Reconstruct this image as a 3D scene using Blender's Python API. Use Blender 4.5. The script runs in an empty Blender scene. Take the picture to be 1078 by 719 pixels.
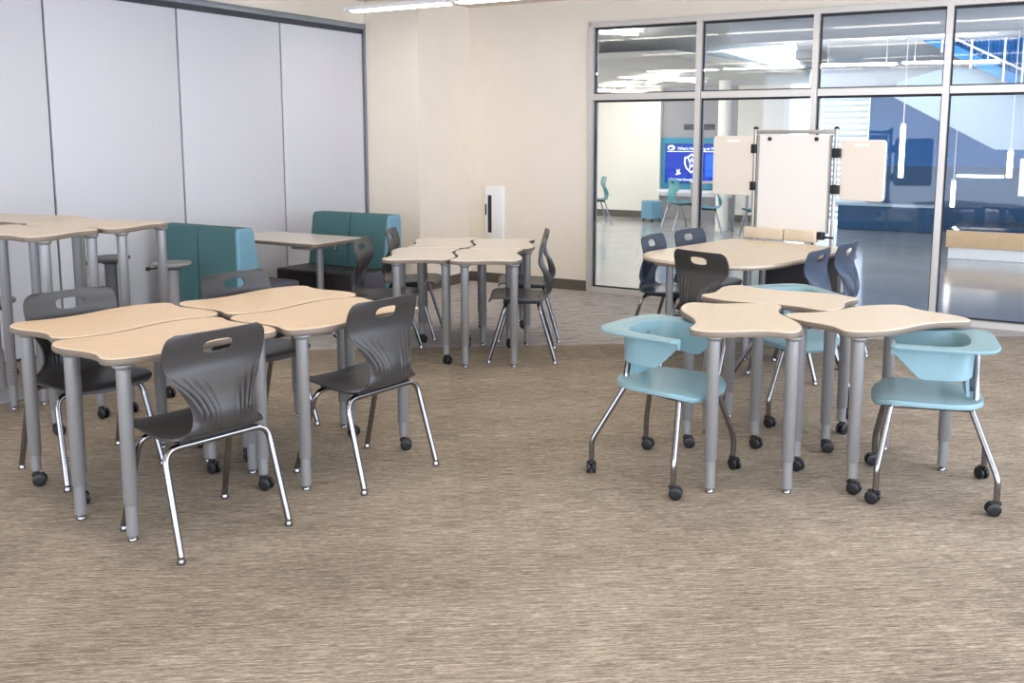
import bpy, bmesh, math, random
from mathutils import Vector, Matrix
random.seed(7)
C = bpy.context.scene.collection
PI = math.pi

# ------------------------------------------------------------------ camera
F, CXP, CYP, TH, EYE = 1010.0, 539.0, 286.0, 0.1425, 1.57
cam_d = bpy.data.cameras.new('camera'); cam = bpy.data.objects.new('camera', cam_d); C.objects.link(cam)
cam.location = (0, 0, EYE); cam.rotation_euler = (PI / 2 - TH, 0, 0)
cam_d.sensor_fit = 'HORIZONTAL'; cam_d.sensor_width = 36; cam_d.lens = F * 36 / 1078
cam_d.shift_y = -(359.5 - CYP) / 1078; cam_d.clip_start = .05; cam_d.clip_end = 200
bpy.context.scene.camera = cam
_c, _s = math.cos(TH), math.sin(TH)
def ray(px, py):
    x, y = (px - CXP) / F, (py - CYP) / F
    return Vector((x, _c - _s * y, -_s - _c * y))
GV, MV = Vector((.861, -.509, 0)), Vector((.509, .861, 0))    # along the glazed wall / through it
def gm(g, m, z=0): return GV * g + MV * m + Vector((0, 0, z))
def on_wall(px, py, m):                                        # a pixel seen on a plane parallel to the glazed wall -> (g, z)
    d = ray(px, py); p = d * (m / d.dot(MV))
    return p.dot(GV), p.z + EYE
AZ = math.atan2(GV.y, GV.x)

# ------------------------------------------------------------------ materials
def lin(c):
    return tuple(((v / 255) / 12.92 if v / 255 <= .04045 else ((v / 255 + .055) / 1.055) ** 2.4) for v in c) + (1,)
def mat(name, rgb, rough=.5, metal=0, noise=0, scale=40, bump=0, spec=.5, stretch=None):
    m = bpy.data.materials.new(name); m.use_nodes = True
    nt = m.node_tree; b = nt.nodes['Principled BSDF']
    b.inputs['Base Color'].default_value = lin(rgb); b.inputs['Roughness'].default_value = rough
    b.inputs['Metallic'].default_value = metal; b.inputs['Specular IOR Level'].default_value = spec
    if noise or bump:
        tc = nt.nodes.new('ShaderNodeTexCoord'); mp = nt.nodes.new('ShaderNodeMapping')
        nt.links.new(tc.outputs['Object'], mp.inputs['Vector'])
        if stretch: mp.inputs['Scale'].default_value = stretch
        n = nt.nodes.new('ShaderNodeTexNoise'); n.inputs['Scale'].default_value = scale; n.inputs['Detail'].default_value = 4
        nt.links.new(mp.outputs['Vector'], n.inputs['Vector'])
        if noise:
            r = nt.nodes.new('ShaderNodeValToRGB'); cl = lin(rgb)
            r.color_ramp.elements[0].position = .3; r.color_ramp.elements[1].position = .7
            r.color_ramp.elements[0].color = tuple(v * (1 - noise) for v in cl[:3]) + (1,)
            r.color_ramp.elements[1].color = tuple(min(1, v * (1 + noise)) for v in cl[:3]) + (1,)
            nt.links.new(n.outputs['Fac'], r.inputs['Fac']); nt.links.new(r.outputs['Color'], b.inputs['Base Color'])
        if bump:
            bp = nt.nodes.new('ShaderNodeBump'); bp.inputs['Strength'].default_value = bump; bp.inputs['Distance'].default_value = .002
            nt.links.new(n.outputs['Fac'], bp.inputs['Height']); nt.links.new(bp.outputs['Normal'], b.inputs['Normal'])
    return m
def emis(name, rgb, power):
    m = bpy.data.materials.new(name); m.use_nodes = True; nt = m.node_tree
    nt.nodes.remove(nt.nodes['Principled BSDF']); e = nt.nodes.new('ShaderNodeEmission')
    e.inputs['Color'].default_value = lin(rgb); e.inputs['Strength'].default_value = power
    nt.links.new(e.outputs[0], nt.nodes['Material Output'].inputs['Surface']); return m
M = dict(
    maple=mat('maple_laminate', (228, 202, 170), .38, noise=.05, scale=9, stretch=(1, 7, 1)),
    maple_pale=mat('pale_maple_laminate', (216, 200, 178), .36, noise=.04, scale=9, stretch=(1, 7, 1)),
    maple_glare_pale=mat('glare_pale_maple_laminate', (220, 210, 198), .2, noise=.04, scale=9, stretch=(1, 7, 1)),  # whitish glare on the middle cluster tops put into a paler maple
    edge=mat('taupe_edge_band', (122, 110, 97), .5),
    leg=mat('silver_powder_coat', (150, 150, 150), .36, .4),
    chrome=mat('chrome', (146, 146, 149), .18, 1),
    black=mat('black_plastic', (24, 24, 26), .45),
    shell=mat('charcoal_plastic', (58, 56, 55), .36, bump=.15, scale=900),
    navy=mat('navy_plastic', (58, 68, 86), .35, bump=.15, scale=900),
    teal_pl=mat('light_teal_plastic', (130, 164, 173), .38, bump=.1, scale=900),
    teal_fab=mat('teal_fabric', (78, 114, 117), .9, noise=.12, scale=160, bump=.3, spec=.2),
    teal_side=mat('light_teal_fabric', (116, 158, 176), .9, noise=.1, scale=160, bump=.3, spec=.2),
    seat_black=mat('black_vinyl', (44, 40, 40), .5, noise=.1, scale=60),
    seat_grey=mat('blue_grey_vinyl', (98, 98, 112), .55, noise=.08, scale=60),
    wall=mat('cream_paint', (236, 226, 210), .8, noise=.015, scale=5, spec=.2),
    panel=mat('lilac_grey_fabric_panel', (208, 208, 213), .85, noise=.02, scale=300, bump=.1, spec=.2),
    seam=mat('dark_seal', (66, 66, 72), .6),
    track=mat('track_aluminium', (150, 158, 168), .35, .6),
    ceil=mat('ceiling_paint', (214, 205, 192), .9, spec=.1),
    base=mat('brown_grey_vinyl_base', (92, 84, 74), .6),
    frame=mat('beige_aluminium', (208, 203, 196), .35, .35),
    gasket=mat('black_gasket', (35, 36, 40), .6),
    white=mat('white_enamel', (240, 238, 236), .35),
    board=mat('whiteboard', (232, 228, 224), .22),
    board_wing=mat('cream_board', (226, 217, 204), .3),
    alu=mat('brushed_aluminium', (176, 172, 164), .35, .6),
    stool=mat('grey_plastic', (140, 138, 138), .45),
    stool_dark=mat('dark_grey_plastic', (82, 80, 80), .45),
    modesty=mat('charcoal_panel', (84, 82, 84), .6),
    lobby_white=mat('lobby_cream_paint', (232, 226, 214), .8, spec=.2),
    lobby_grey=mat('lobby_grey_panel', (158, 154, 154), .7),
    lobby_ceil=mat('lobby_ceiling', (226, 228, 232), .8, spec=.2),
    lobby_low=mat('lobby_low_ceiling', (208, 203, 192), .8, spec=.2),
    duct=mat('white_duct', (226, 228, 234), .85, spec=.1),
    blue_wall=mat('blue_paint', (14, 100, 168), .5),
    navy_wall=mat('dark_blue_paint', (30, 78, 116), .45),
    rail_blue=mat('bright_blue_paint', (36, 132, 200), .45),
    slab=mat('pale_blue_grey_paint', (176, 194, 206), .7),
    niche=mat('teal_paint', (24, 136, 168), .5),
    wood=mat('birch_veneer', (214, 178, 138), .45, noise=.07, scale=6, stretch=(1, 1, 9)),
    steel=mat('dark_counter', (70, 74, 80), .15, .3),
    screen=emis('screen_blue', (34, 58, 160), 1.0), screen2=emis('screen_bright_blue', (40, 96, 214), 1.0), screen_w=emis('screen_white', (226, 234, 250), 1.3),
    lamp=emis('lamp_diffuser', (255, 244, 228), 8.0),
    tube_glow=emis('tube_glow', (255, 250, 246), 3.5),
    lobby_lamp=emis('lobby_lamp_diffuser', (255, 252, 248), 14.0),
    warm_fill=emis('warm_fill_glow', (255, 246, 232), 1.6),  # warm glow for the added slab at the lobby's left end
    sky=emis('daylit_window', (205, 228, 255), 2.2), blind=mat('white_blind_slat', (236, 238, 244), .6),
)
def glass():
    m = bpy.data.materials.new('clear_glass'); m.use_nodes = True; nt = m.node_tree
    nt.nodes.remove(nt.nodes['Principled BSDF'])
    t = nt.nodes.new('ShaderNodeBsdfTransparent'); t.inputs['Color'].default_value = (.965, .985, .99, 1)
    g = nt.nodes.new('ShaderNodeBsdfGlossy'); g.inputs['Roughness'].default_value = .02
    fr = nt.nodes.new('ShaderNodeFresnel'); fr.inputs['IOR'].default_value = 1.4
    mx = nt.nodes.new('ShaderNodeMixShader')
    nt.links.new(fr.outputs[0], mx.inputs[0]); nt.links.new(t.outputs[0], mx.inputs[1]); nt.links.new(g.outputs[0], mx.inputs[2])
    nt.links.new(mx.outputs[0], nt.nodes['Material Output'].inputs['Surface']); return m
M['glass'] = glass()
def carpet():
    m = bpy.data.materials.new('woven_plank_carpet'); m.use_nodes = True; nt = m.node_tree; b = nt.nodes['Principled BSDF']
    N, L = nt.nodes.new, nt.links.new
    b.inputs['Roughness'].default_value = .95; b.inputs['Specular IOR Level'].default_value = .12
    geo = N('ShaderNodeNewGeometry')
    rot = N('ShaderNodeMapping'); rot.inputs['Rotation'].default_value = (0, 0, math.radians(-5)); L(geo.outputs['Position'], rot.inputs['Vector'])
    def noise(sc, scale, detail=3, rough=.6):
        mp = N('ShaderNodeMapping'); mp.inputs['Scale'].default_value = sc; L(rot.outputs['Vector'], mp.inputs['Vector'])
        n = N('ShaderNodeTexNoise'); n.inputs['Scale'].default_value = scale; n.inputs['Detail'].default_value = detail
        n.inputs['Roughness'].default_value = rough; L(mp.outputs['Vector'], n.inputs['Vector']); return n.outputs['Fac']
    def math_(op, a, v):
        q = N('ShaderNodeMath'); q.operation = op; L(a, q.inputs[0])
        if isinstance(v, (int, float)): q.inputs[1].default_value = v
        else: L(v, q.inputs[1])
        return q.outputs[0]
    # planks: brick texture gives each carpet plank its own phase and tone
    br = N('ShaderNodeTexBrick'); br.inputs['Scale'].default_value = 1; br.inputs['Brick Width'].default_value = .25; br.inputs['Row Height'].default_value = .94
    br.offset = .5; br.inputs['Mortar Size'].default_value = .0; br.inputs['Color1'].default_value = (.46, .46, .46, 1); br.inputs['Color2'].default_value = (.54, .54, .54, 1)
    L(rot.outputs['Vector'], br.inputs['Vector'])
    streak = noise((7, 150, 1), 1, 4, .75); fine = noise((34, 300, 1), 1, 3, .7); grain = noise((330, 420, 1), 1, 2, .8); big = noise((.8, 2.6, 1), 1, 2)
    v = math_('ADD', math_('MULTIPLY', streak, .52), math_('MULTIPLY', fine, .36))
    v = math_('ADD', v, math_('MULTIPLY', grain, .26)); v = math_('ADD', v, math_('MULTIPLY', big, .10))
    v = math_('ADD', v, math_('MULTIPLY', math_('SUBTRACT', br.outputs['Fac'], .0), .0))
    v = math_('ADD', v, math_('SUBTRACT', math_('MULTIPLY', br.outputs['Color'], .22), .11))
    ramp = N('ShaderNodeValToRGB'); L(v, ramp.inputs['Fac']); e = ramp.color_ramp.elements
    e[0].position = .47; e[0].color = lin((70, 63, 56)); e[1].position = .75; e[1].color = lin((212, 197, 176))
    q = e.new(.615); q.color = lin((142, 130, 115))
    # second carpet beyond the straight seam: cooler grey with scattered dark flecks
    v2 = math_('ADD', math_('MULTIPLY', noise((5, 26, 1), 1, 4, .7), .65), math_('MULTIPLY', noise((60, 160, 1), 1, 2), .35))
    r2 = N('ShaderNodeValToRGB'); L(v2, r2.inputs['Fac']); e = r2.color_ramp.elements
    e[0].position = .36; e[0].color = lin((104, 100, 100)); e[1].position = .62; e[1].color = lin((206, 200, 197)); q = e.new(.46); q.color = lin((176, 170, 168))
    sp = N('ShaderNodeSeparateXYZ'); L(rot.outputs['Vector'], sp.inputs[0])
    st = math_('GREATER_THAN', sp.outputs['Y'], 7.0)
    mx = N('ShaderNodeMix'); mx.data_type = 'RGBA'; L(st, mx.inputs['Factor']); L(ramp.outputs['Color'], mx.inputs[6]); L(r2.outputs['Color'], mx.inputs[7])
    L(mx.outputs[2], b.inputs['Base Color'])
    bp = N('ShaderNodeBump'); bp.inputs['Strength'].default_value = .5; bp.inputs['Distance'].default_value = .004; L(v, bp.inputs['Height']); L(bp.outputs['Normal'], b.inputs['Normal'])
    return m
M['carpet'] = carpet()
M['concrete'] = mat('polished_concrete', (186, 184, 182), .14, noise=.08, scale=1.2, spec=.6)

# ------------------------------------------------------------------ mesh builder
def fillet(pts, r, n=6):
    pts = [Vector(p) for p in pts]; out = [pts[0]]
    for i in range(1, len(pts) - 1):
        a, b, c = pts[i - 1], pts[i], pts[i + 1]
        u, v = (a - b), (c - b); d = min(r, u.length * .49, v.length * .49)
        p, q = b + u.normalized() * d, b + v.normalized() * d
        for k in range(n + 1):
            t = k / n; out.append(p * (1 - t) ** 2 + b * 2 * t * (1 - t) + q * t * t)
    out.append(pts[-1]); return out
class MB:
    def __init__(s, mx=None): s.v, s.f, s.mi, s.cur, s.mx = [], [], [], 0, mx
    def slot(s, i): s.cur = i; return s
    def add(s, vs, fs):
        o = len(s.v)
        for p in vs:
            p = Vector(p); s.v.append(s.mx @ p if s.mx else p)
        for f in fs: s.f.append([i + o for i in f]); s.mi.append(s.cur)
        return s
    def box(s, a, b, bev=0):
        (x0, y0, z0), (x1, y1, z1) = a, b
        x0, x1 = min(x0, x1), max(x0, x1); y0, y1 = min(y0, y1), max(y0, y1); z0, z1 = min(z0, z1), max(z0, z1)
        if not bev:
            return s.add([(x0, y0, z0), (x1, y0, z0), (x1, y1, z0), (x0, y1, z0), (x0, y0, z1), (x1, y0, z1), (x1, y1, z1), (x0, y1, z1)],
                         [(3, 2, 1, 0), (4, 5, 6, 7), (0, 1, 5, 4), (1, 2, 6, 5), (2, 3, 7, 6), (3, 0, 4, 7)])
        bm = bmesh.new(); bmesh.ops.create_cube(bm, size=1)
        for v in bm.verts: v.co = Vector(((x0 + x1) / 2 + v.co.x * (x1 - x0), (y0 + y1) / 2 + v.co.y * (y1 - y0), (z0 + z1) / 2 + v.co.z * (z1 - z0)))
        bmesh.ops.bevel(bm, geom=list(bm.edges), offset=bev, segments=3, profile=.5, affect='EDGES')
        bm.verts.index_update(); r = s.add([v.co.copy() for v in bm.verts], [[v.index for v in f.verts] for f in bm.faces]); bm.free(); return r
    def tube(s, pts, r, n=12, cap=True):
        pts = [Vector(p) for p in pts]; rs = r if isinstance(r, (list, tuple)) else [r] * len(pts)
        t0 = (pts[1] - pts[0]).normalized(); up = Vector((0, 0, 1)) if abs(t0.z) < .9 else Vector((1, 0, 0))
        nrm = t0.cross(up).normalized(); vs, fs = [], []
        for i, p in enumerate(pts):
            t = ((pts[i] - pts[i - 1]).normalized() if i else Vector()) + ((pts[i + 1] - pts[i]).normalized() if i < len(pts) - 1 else Vector())
            t.normalize(); nrm = (nrm - t * nrm.dot(t)).normalized(); bn = t.cross(nrm)
            for k in range(n):
                a = 2 * PI * k / n; vs.append(p + (nrm * math.cos(a) + bn * math.sin(a)) * rs[i])
        for i in range(len(pts) - 1):
            for k in range(n):
                k2 = (k + 1) % n; fs.append((i * n + k, i * n + k2, (i + 1) * n + k2, (i + 1) * n + k))
        if cap: fs.append(list(range(n))[::-1]); fs.append([(len(pts) - 1) * n + k for k in range(n)])
        return s.add(vs, fs)
    def lathe(s, prof, n=24, o=(0, 0, 0), axis='z'):
        vs, fs = [], []
        for r, z in prof:
            for k in range(n):
                a = 2 * PI * k / n; x, y = r * math.cos(a), r * math.sin(a)
                p = (x, y, z) if axis == 'z' else ((x, z, y) if axis == 'y' else (z, x, y))
                vs.append((p[0] + o[0], p[1] + o[1], p[2] + o[2]))
        for i in range(len(prof) - 1):
            for k in range(n):
                k2 = (k + 1) % n; fs.append((i * n + k, i * n + k2, (i + 1) * n + k2, (i + 1) * n + k))
        fs.append(list(range(n))[::-1]); fs.append([(len(prof) - 1) * n + k for k in range(n)])
        return s.add(vs, fs)
    def prism(s, poly, z0, z1):
        n = len(poly); vs = [(x, y, z0) for x, y in poly] + [(x, y, z1) for x, y in poly]
        fs = [list(range(n))[::-1], list(range(n, 2 * n))] + [(i, (i + 1) % n, n + (i + 1) % n, n + i) for i in range(n)]
        return s.add(vs, fs)
    def rings(s, rings):                                     # closed rings of equal size, capped
        n = len(rings[0]); vs = [p for r in rings for p in r]; fs = [list(range(n))[::-1], [(len(rings) - 1) * n + k for k in range(n)]]
        for i in range(len(rings) - 1):
            for k in range(n): fs.append((i * n + k, i * n + (k + 1) % n, (i + 1) * n + (k + 1) % n, (i + 1) * n + k))
        return s.add(vs, fs)
    def mesh(s, name, mats, angle=40):
        me = bpy.data.meshes.new(name); me.from_pydata([tuple(v) for v in s.v], [], s.f)
        for m in (mats if isinstance(mats, (list, tuple)) else [mats]): me.materials.append(m)
        me.polygons.foreach_set('material_index', s.mi); bm = bmesh.new(); bm.from_mesh(me)
        bmesh.ops.recalc_face_normals(bm, faces=list(bm.faces)); bm.to_mesh(me); bm.free()
        me.polygons.foreach_set('use_smooth', [True] * len(me.polygons)); me.set_sharp_from_angle(angle=math.radians(angle)); return me
    def build(s, name, mats, parent=None, angle=40):
        o = bpy.data.objects.new(name, s.mesh(name, mats, angle)); C.objects.link(o)
        if parent: o.parent = parent
        return o
def tag(o, label, cat, group=None):
    o['label'] = label; o['category'] = cat
    if group: o['group'] = group
    return o
def thing(name, label, cat, loc=(0, 0, 0), rz=0, group=None):
    o = bpy.data.objects.new(name, None); o.empty_display_size = .1; C.objects.link(o)
    o.location = loc; o.rotation_euler = (0, 0, rz); return tag(o, label, cat, group)
def struct(o): o['kind'] = 'structure'; return o
def dup(root, loc, rz, label):
    r = root.copy(); C.objects.link(r); r.location = loc; r.rotation_euler = (0, 0, rz); r['label'] = label
    def rec(a, b):
        for ch in list(a.children):
            c = ch.copy(); C.objects.link(c); c.parent = b; rec(ch, c)
    rec(root, r); return r
ROOM = Matrix.Rotation(AZ, 4, 'Z')                             # local x = g, y = m

# ------------------------------------------------------------------ room shell
M0, GL, ZC = 8.62, -6.27, 2.87                                 # glazed wall plane, left wall plane, ceiling
ZT = on_wall(621.4, 24, M0)[1]; ZM = on_wall(640, 102, M0)[1]
G0 = on_wall(619.3, 160, M0)[0]; G1 = 2.6; GR = -5.61; MC = 7.70
MUL = [on_wall(735, 100, M0)[0], on_wall(857, 100, M0)[0], on_wall(995.5, 100, M0)[0]]
MUL.append(MUL[-1] + (MUL[-1] - MUL[-2])); MUL.append(MUL[-1] + 1.15)
FM = MB(ROOM).box((GL - .3, -4.5, -.1), (G1, M0, 0)); struct(FM.build('floor', M['carpet']))
struct(MB(ROOM).box((GL - .3, -4.5, ZC), (G1, M0 + .1, ZC + .1)).build('ceiling', M['ceil']))
ZTR = 2.60
w = MB(ROOM).box((GL - .3, -4.5, ZTR + .05), (GL, MC, ZC)); struct(w.build('wall_left', M['wall']))
p = struct(MB(ROOM).box((GL - .3, -4.5, 0), (GL - .03, MC, ZTR + .05)).build('wall_partition', M['seam']))
mm = MC - .02
for k in range(9):                                             # the folding partition: one leaf per panel, dark seals between
    a, b = mm - 1.15 * (k + 1), mm - 1.15 * k
    MB(ROOM).box((GL - .03, a + .009, .02), (GL - .005, b - .009, ZTR - .045), .004).build('partition_panel', M['panel'], p)
MB(ROOM).box((GL - .028, -4.5, ZTR - .045), (GL - .012, MC, ZTR)).build('track_seal', M['seam'], p)
struct(MB(ROOM).box((GL - .02, -4.5, ZTR), (GL + .025, MC, ZTR + .05), .006).build('trim_track', M['track']))
struct(MB(ROOM).box((GL - .3, MC, 0), (GR, M0 + .25, ZC)).build('wall_corner', M['wall']))
MB(ROOM).box((GL - .004, MC - .02, 0), (GL + .02, MC - .001, ZTR)).build('partition_jamb', M['track'], p)
struct(MB(ROOM).box((GR, M0, 0), (G0, M0 + .16, ZC)).build('wall_back', M['wall']))
struct(MB(ROOM).box((G0, M0, ZT), (G1, M0 + .16, ZC)).build('wall_header', M['wall']))
struct(MB(ROOM).box((GL, MC - .012, 0), (GR + .012, MC, .105)).build('baseboard_column', M['base']))
struct(MB(ROOM).box((GR, MC - .012, 0), (GR + .012, M0, .105)).build('baseboard_left', M['base']))
struct(MB(ROOM).box((GR, M0 - .012, 0), (G0 - .01, M0, .105)).build('baseboard_back', M['base']))
# glazed wall
win = MB(ROOM); fy0, fy1 = M0 - .02, M0 + .11
win.box((G0, fy0, 0), (G0 + .05, fy1, ZT)); win.box((G0, fy0, ZT - .05), (G1, fy1, ZT)); win.box((G0, fy0, 0), (G1, fy1, .05))
xs = [G0] + MUL
wo = struct(win.build('window_1', M['frame'])); tr = MB(ROOM)
for g in MUL: tr.box((g - .025, fy0, .05), (g + .025, fy1, ZT - .05))
tr.build('mullions', M['frame'], wo)
tm = MB(ROOM)
for a, b in zip(xs[:-1], xs[1:]): tm.box((a + .03, fy0 + .005, ZM - .03), (b - .025, fy1 - .005, ZM + .03))
tm.build('transom', M['frame'], wo)
for i, (a, b) in enumerate(zip(xs[:-1], xs[1:])):
    a2, b2 = a + (.05 if i == 0 else .025), b - .025
    for z0, z1 in ((.05, ZM - .03), (ZM + .03, ZT - .05)):
        MB(ROOM).box((a2 + .012, M0 + .04, z0 + .012), (b2 - .012, M0 + .048, z1 - .012)).build('pane', M['glass'], wo)
        gk = MB(ROOM)
        gk.box((a2, M0 + .03, z0), (a2 + .012, M0 + .058, z1)); gk.box((b2 - .012, M0 + .03, z0), (b2, M0 + .058, z1))
        gk.box((a2 + .012, M0 + .03, z0), (b2 - .012, M0 + .058, z0 + .012)); gk.box((a2 + .012, M0 + .03, z1 - .02), (b2 - .012, M0 + .058, z1))
        gk.build('gasket', M['gasket'], wo)

# ------------------------------------------------------------------ desks
def desk_outline(a, b, A1, A2, r, n=48):
    T = [-1 + 2 * i / (n - 1) for i in range(n)]
    top = lambda u: b + A1 * math.sin(PI * u / a)
    side = lambda v: a - A2 * math.sin(PI * v / b)
    E = [[(u * a, -top(-u * a)) for u in T], [(side(v * b), v * b) for v in T], [(-u * a, top(-u * a)) for u in T], [(-side(v * b), -v * b) for v in T]]
    P = []
    def trim(e):
        d = [0]
        for p, q in zip(e[:-1], e[1:]): d.append(d[-1] + math.dist(p, q))
        return [p for p, x in zip(e, d) if r < x < d[-1] - r]
    for i in range(4):
        e, nx = trim(E[i]), trim(E[(i + 1) % 4]); P += e
        p0, c, s = Vector(e[-1]), Vector(E[(i + 1) % 4][0]), Vector(nx[0])
        for k in range(1, 9):
            q = k / 9; v = p0 * (1 - q) ** 2 + c * 2 * q * (1 - q) + s * q * q; P.append((v.x, v.y))
    return P
def inset(P, d):
    n = len(P); out = []
    for i in range(n):
        t = Vector(P[(i + 1) % n]) - Vector(P[i - 1]); t.normalize(); out.append((P[i][0] - t.y * d, P[i][1] + t.x * d))
    return out
def caster_mb():
    m = MB()
    for s in (-1, 1):
        m.lathe([(.010, s * .006), (.026, s * .006), (.029, s * .010), (.029, s * .018), (.024, s * .022), (.010, s * .022)], 20, (.012, 0, .029), 'y')
    m.lathe([(.012, -.006), (.012, .006)], 12, (.012, 0, .029), 'y')
    m.tube(fillet([(.012, 0, .05), (.0, 0, .058), (0, 0, .075)], .01), .011, 10)
    m.box((-.02, -.009, .045), (.03, .009, .062), .004); return m
CASTER = caster_mb().mesh('caster', M['black'])
def desk(name, label, group, loc, rz, top_z, topmat, k=1.0):
    t = thing(name, label, 'desk', loc, rz, group)
    P = desk_outline(.381 * k, .25 * k, .042 * k, .032 * k, .075 * k)
    h0 = top_z - .03
    m = MB(); m.rings([[(x, y, h0 + .012) for x, y in inset(P, .006)], [(x, y, top_z - .004) for x, y in inset(P, .003)], [(x, y, top_z) for x, y in inset(P, .007)]])
    m.build('tabletop', topmat, t, 15)
    e = MB(); n = len(P); R = [(inset(P, .012), h0), (inset(P, .003), h0 + .002), (P, h0 + .008), (P, top_z - .010), (inset(P, .0025), top_z - .0035)]
    vs = [(x, y, z) for q, z in R for x, y in q]; fs = [list(range(n))[::-1]]
    for i in range(len(R) - 1):
        for j in range(n): fs.append((i * n + j, i * n + (j + 1) % n, (i + 1) * n + (j + 1) % n, (i + 1) * n + j))
    e.add(vs, fs); e.build('edge_band', M['edge'], t)
    for lx, ly, cast in ((-.355, .115, 0), (-.290, -.243, 0), (.355, -.115, 1), (.290, .243, 1)):
        lx, ly = lx * k, ly * k; b = .075 if cast else .022
        l = MB(); l.lathe([(.0275, h0), (.0275, .150), (.0255, .147)], 20, (lx, ly, 0)); l.lathe([(.0225, .149), (.0225, b), (.019, b - .002)], 20, (lx, ly, 0))
        l.lathe([(.04, h0), (.04, h0 - .006), (.028, h0 - .02)], 20, (lx, ly, 0))
        l.slot(1)
        ii = math.hypot(lx, ly); ux, uy = -lx / ii, -ly / ii
        for z in (.20, .225, .15): l.lathe([(.004, .0), (.003, .002)], 8, (lx + ux * .027, ly + uy * .027, z), 'x')
        lo = l.build('leg', [M['leg'], M['chrome']], t)
        if cast:
            c = bpy.data.objects.new('caster', CASTER); C.objects.link(c); c.parent = lo; c.location = (lx, ly, 0); c.rotation_euler = (0, 0, random.uniform(-.9, .9) - rz)
        else:
            MB().lathe([(.010, .022), (.016, .012), (.019, .008), (.019, .0), (.016, .0)], 16, (lx, ly, 0)).build('glide', M['chrome'], lo)
    for hx, hy in ((-.10, -.235),):
        MB().tube(fillet([(hx * k, hy * k * .86, h0 - .0005), (hx * k, hy * k * .86, h0 - .04), (hx * k, hy * k * .97, h0 - .045), (hx * k, hy * k * .97, h0 - .025)], .012), .0035, 8).build('bag_hook', M['chrome'], t)
    return t
TZL, TZR = .735, .735
th = .77; U = Vector((math.cos(th), math.sin(th))) * .783; V = Vector((-math.sin(th), math.cos(th))) * .524
c0 = Vector((-1.342, 4.397))
for su, sv, fl, lab in ((-1, -1, 0, 'maple topped desk nearest the camera, with a charcoal chair pushed up to its front'),
                        (-1, 1, 1, 'maple topped desk at the far left end of the front left cluster'),
                        (1, -1, 0, 'maple topped desk at the right end of the front left four-desk cluster'),
                        (1, 1, 1, 'maple topped desk at the back of the front left cluster, nearest the teal booth')):
    p = c0 + U * su / 2 + V * sv / 2
    desk('student_desk', lab, 'desks of the front left cluster', (p.x, p.y, 0), th + PI * fl, TZL, M['maple'])
cr = Vector((1.372, 4.545))
for a, lab in ((208, 'pale desk with two lobed front corners, at the left of the three-desk pinwheel'), (328, 'pale desk at the right of the three-desk pinwheel, beside the teal chair at far right'),
               (88, 'pale desk at the back of the three-desk pinwheel, next to the charcoal chair')):
    r = math.radians(a); desk('student_desk', lab, 'desks of the right hand pinwheel', (cr.x + .366 * math.cos(r), cr.y + .366 * math.sin(r), 0), math.radians(a - 130), TZR, M['maple_pale'], .93)
th = math.radians(82); U = Vector((math.cos(th), math.sin(th))) * .71; V = Vector((-math.sin(th), math.cos(th))) * .470; c0 = Vector((-.352, 7.06))
for su, sv, fl, lab in ((-1, -1, 0, 'glossy pale desk at the front right of the cluster under the wall cabinet'), (-1, 1, 1, 'glossy pale desk at the front left of the middle cluster, on two casters'),
                        (1, -1, 0, 'glossy pale desk at the back right of the middle cluster, nearest the back wall'), (1, 1, 1, 'glossy pale desk at the back left of the middle cluster, by the column')):
    p = c0 + U * su / 2 + V * sv / 2
    desk('student_desk', lab, 'desks of the middle cluster by the back wall', (p.x, p.y, 0), th + PI * fl, TZL, M['maple_glare_pale'], .91)
for x, y, a, lab in ((-2.63, 5.12, -28, 'tall standing height desk at the front of the group along the partition'), (-2.405, 5.545, -28, 'tall standing height desk at the right end, touching the teal booth in view'),
                     (-3.04, 5.89, 152, 'tall standing height desk at the back against the partition panels')):
    desk('standing_desk', lab, 'standing height desks along the partition', (x, y, 0), math.radians(a), 1.06, M['maple_pale'], .92)

# ------------------------------------------------------------------ moulded chairs
def interp(tab, t):
    n = len(tab) - 1; x = min(max(t, 0), 1) * n; i = min(int(x), n - 1); f = x - i
    p0, p1, p2, p3 = tab[max(i - 1, 0)], tab[i], tab[i + 1], tab[min(i + 2, n)]
    return [.5 * (2 * b + (c - a) * f + (2 * a - 5 * b + 4 * c - d) * f * f + (3 * b - a - 3 * c + d) * f ** 3) for a, b, c, d in zip(p0, p1, p2, p3)]
PROF = [(.222, .420, .165), (.216, .440, .198), (.185, .452, .213), (.10, .454, .222), (0, .446, .224), (-.10, .440, .214), (-.165, .447, .180), (-.198, .477, .140),
        (-.206, .53, .128), (-.190, .585, .142), (-.160, .65, .180), (-.143, .70, .208), (-.146, .75, .218), (-.159, .797, .214), (-.165, .824, .198), (-.168, .836, .172)]
NU, NT, TS = 120, 96, 6.6 / 15                                   # TS: where seat ends and backrest begins
def shell_pt(u, t):
    x, z, w = interp(PROF, t); x2, z2, _ = interp(PROF, min(t + .01, 1)); x1, z1, _ = interp(PROF, max(t - .01, 0))
    tx, tz = x2 - x1, z2 - z1; l = math.hypot(tx, tz) or 1; nx, nz = -tz / l, tx / l     # towards the rear/underside ... flipped below
    bk = min(max((t - .38) / .12, 0), 1); curve = (1 - bk) * -.010 * (1 - u * u) + 0
    z += curve; x += bk * (.020 + .016 * math.exp(-((t - .56) / .12) ** 2)) * (u * u)
    d = 0
    win_ = 1
    for k in range(4):
        for s in (-1, 1):
            c = s * (.34 + .17 * k) * (1.0 + .25 * (t - .58) / .2); e = abs(u) - abs(c)
            if u * s > 0: d += (.010 + .002 * k) * math.exp(-(e / (.030 if e < 0 else .10)) ** 2) * math.exp(-((t - .555 - .012 * k) / .085) ** 4)
    return Vector((x - nx * 0 - d * win_ * 1.0, u * w, z))
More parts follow.
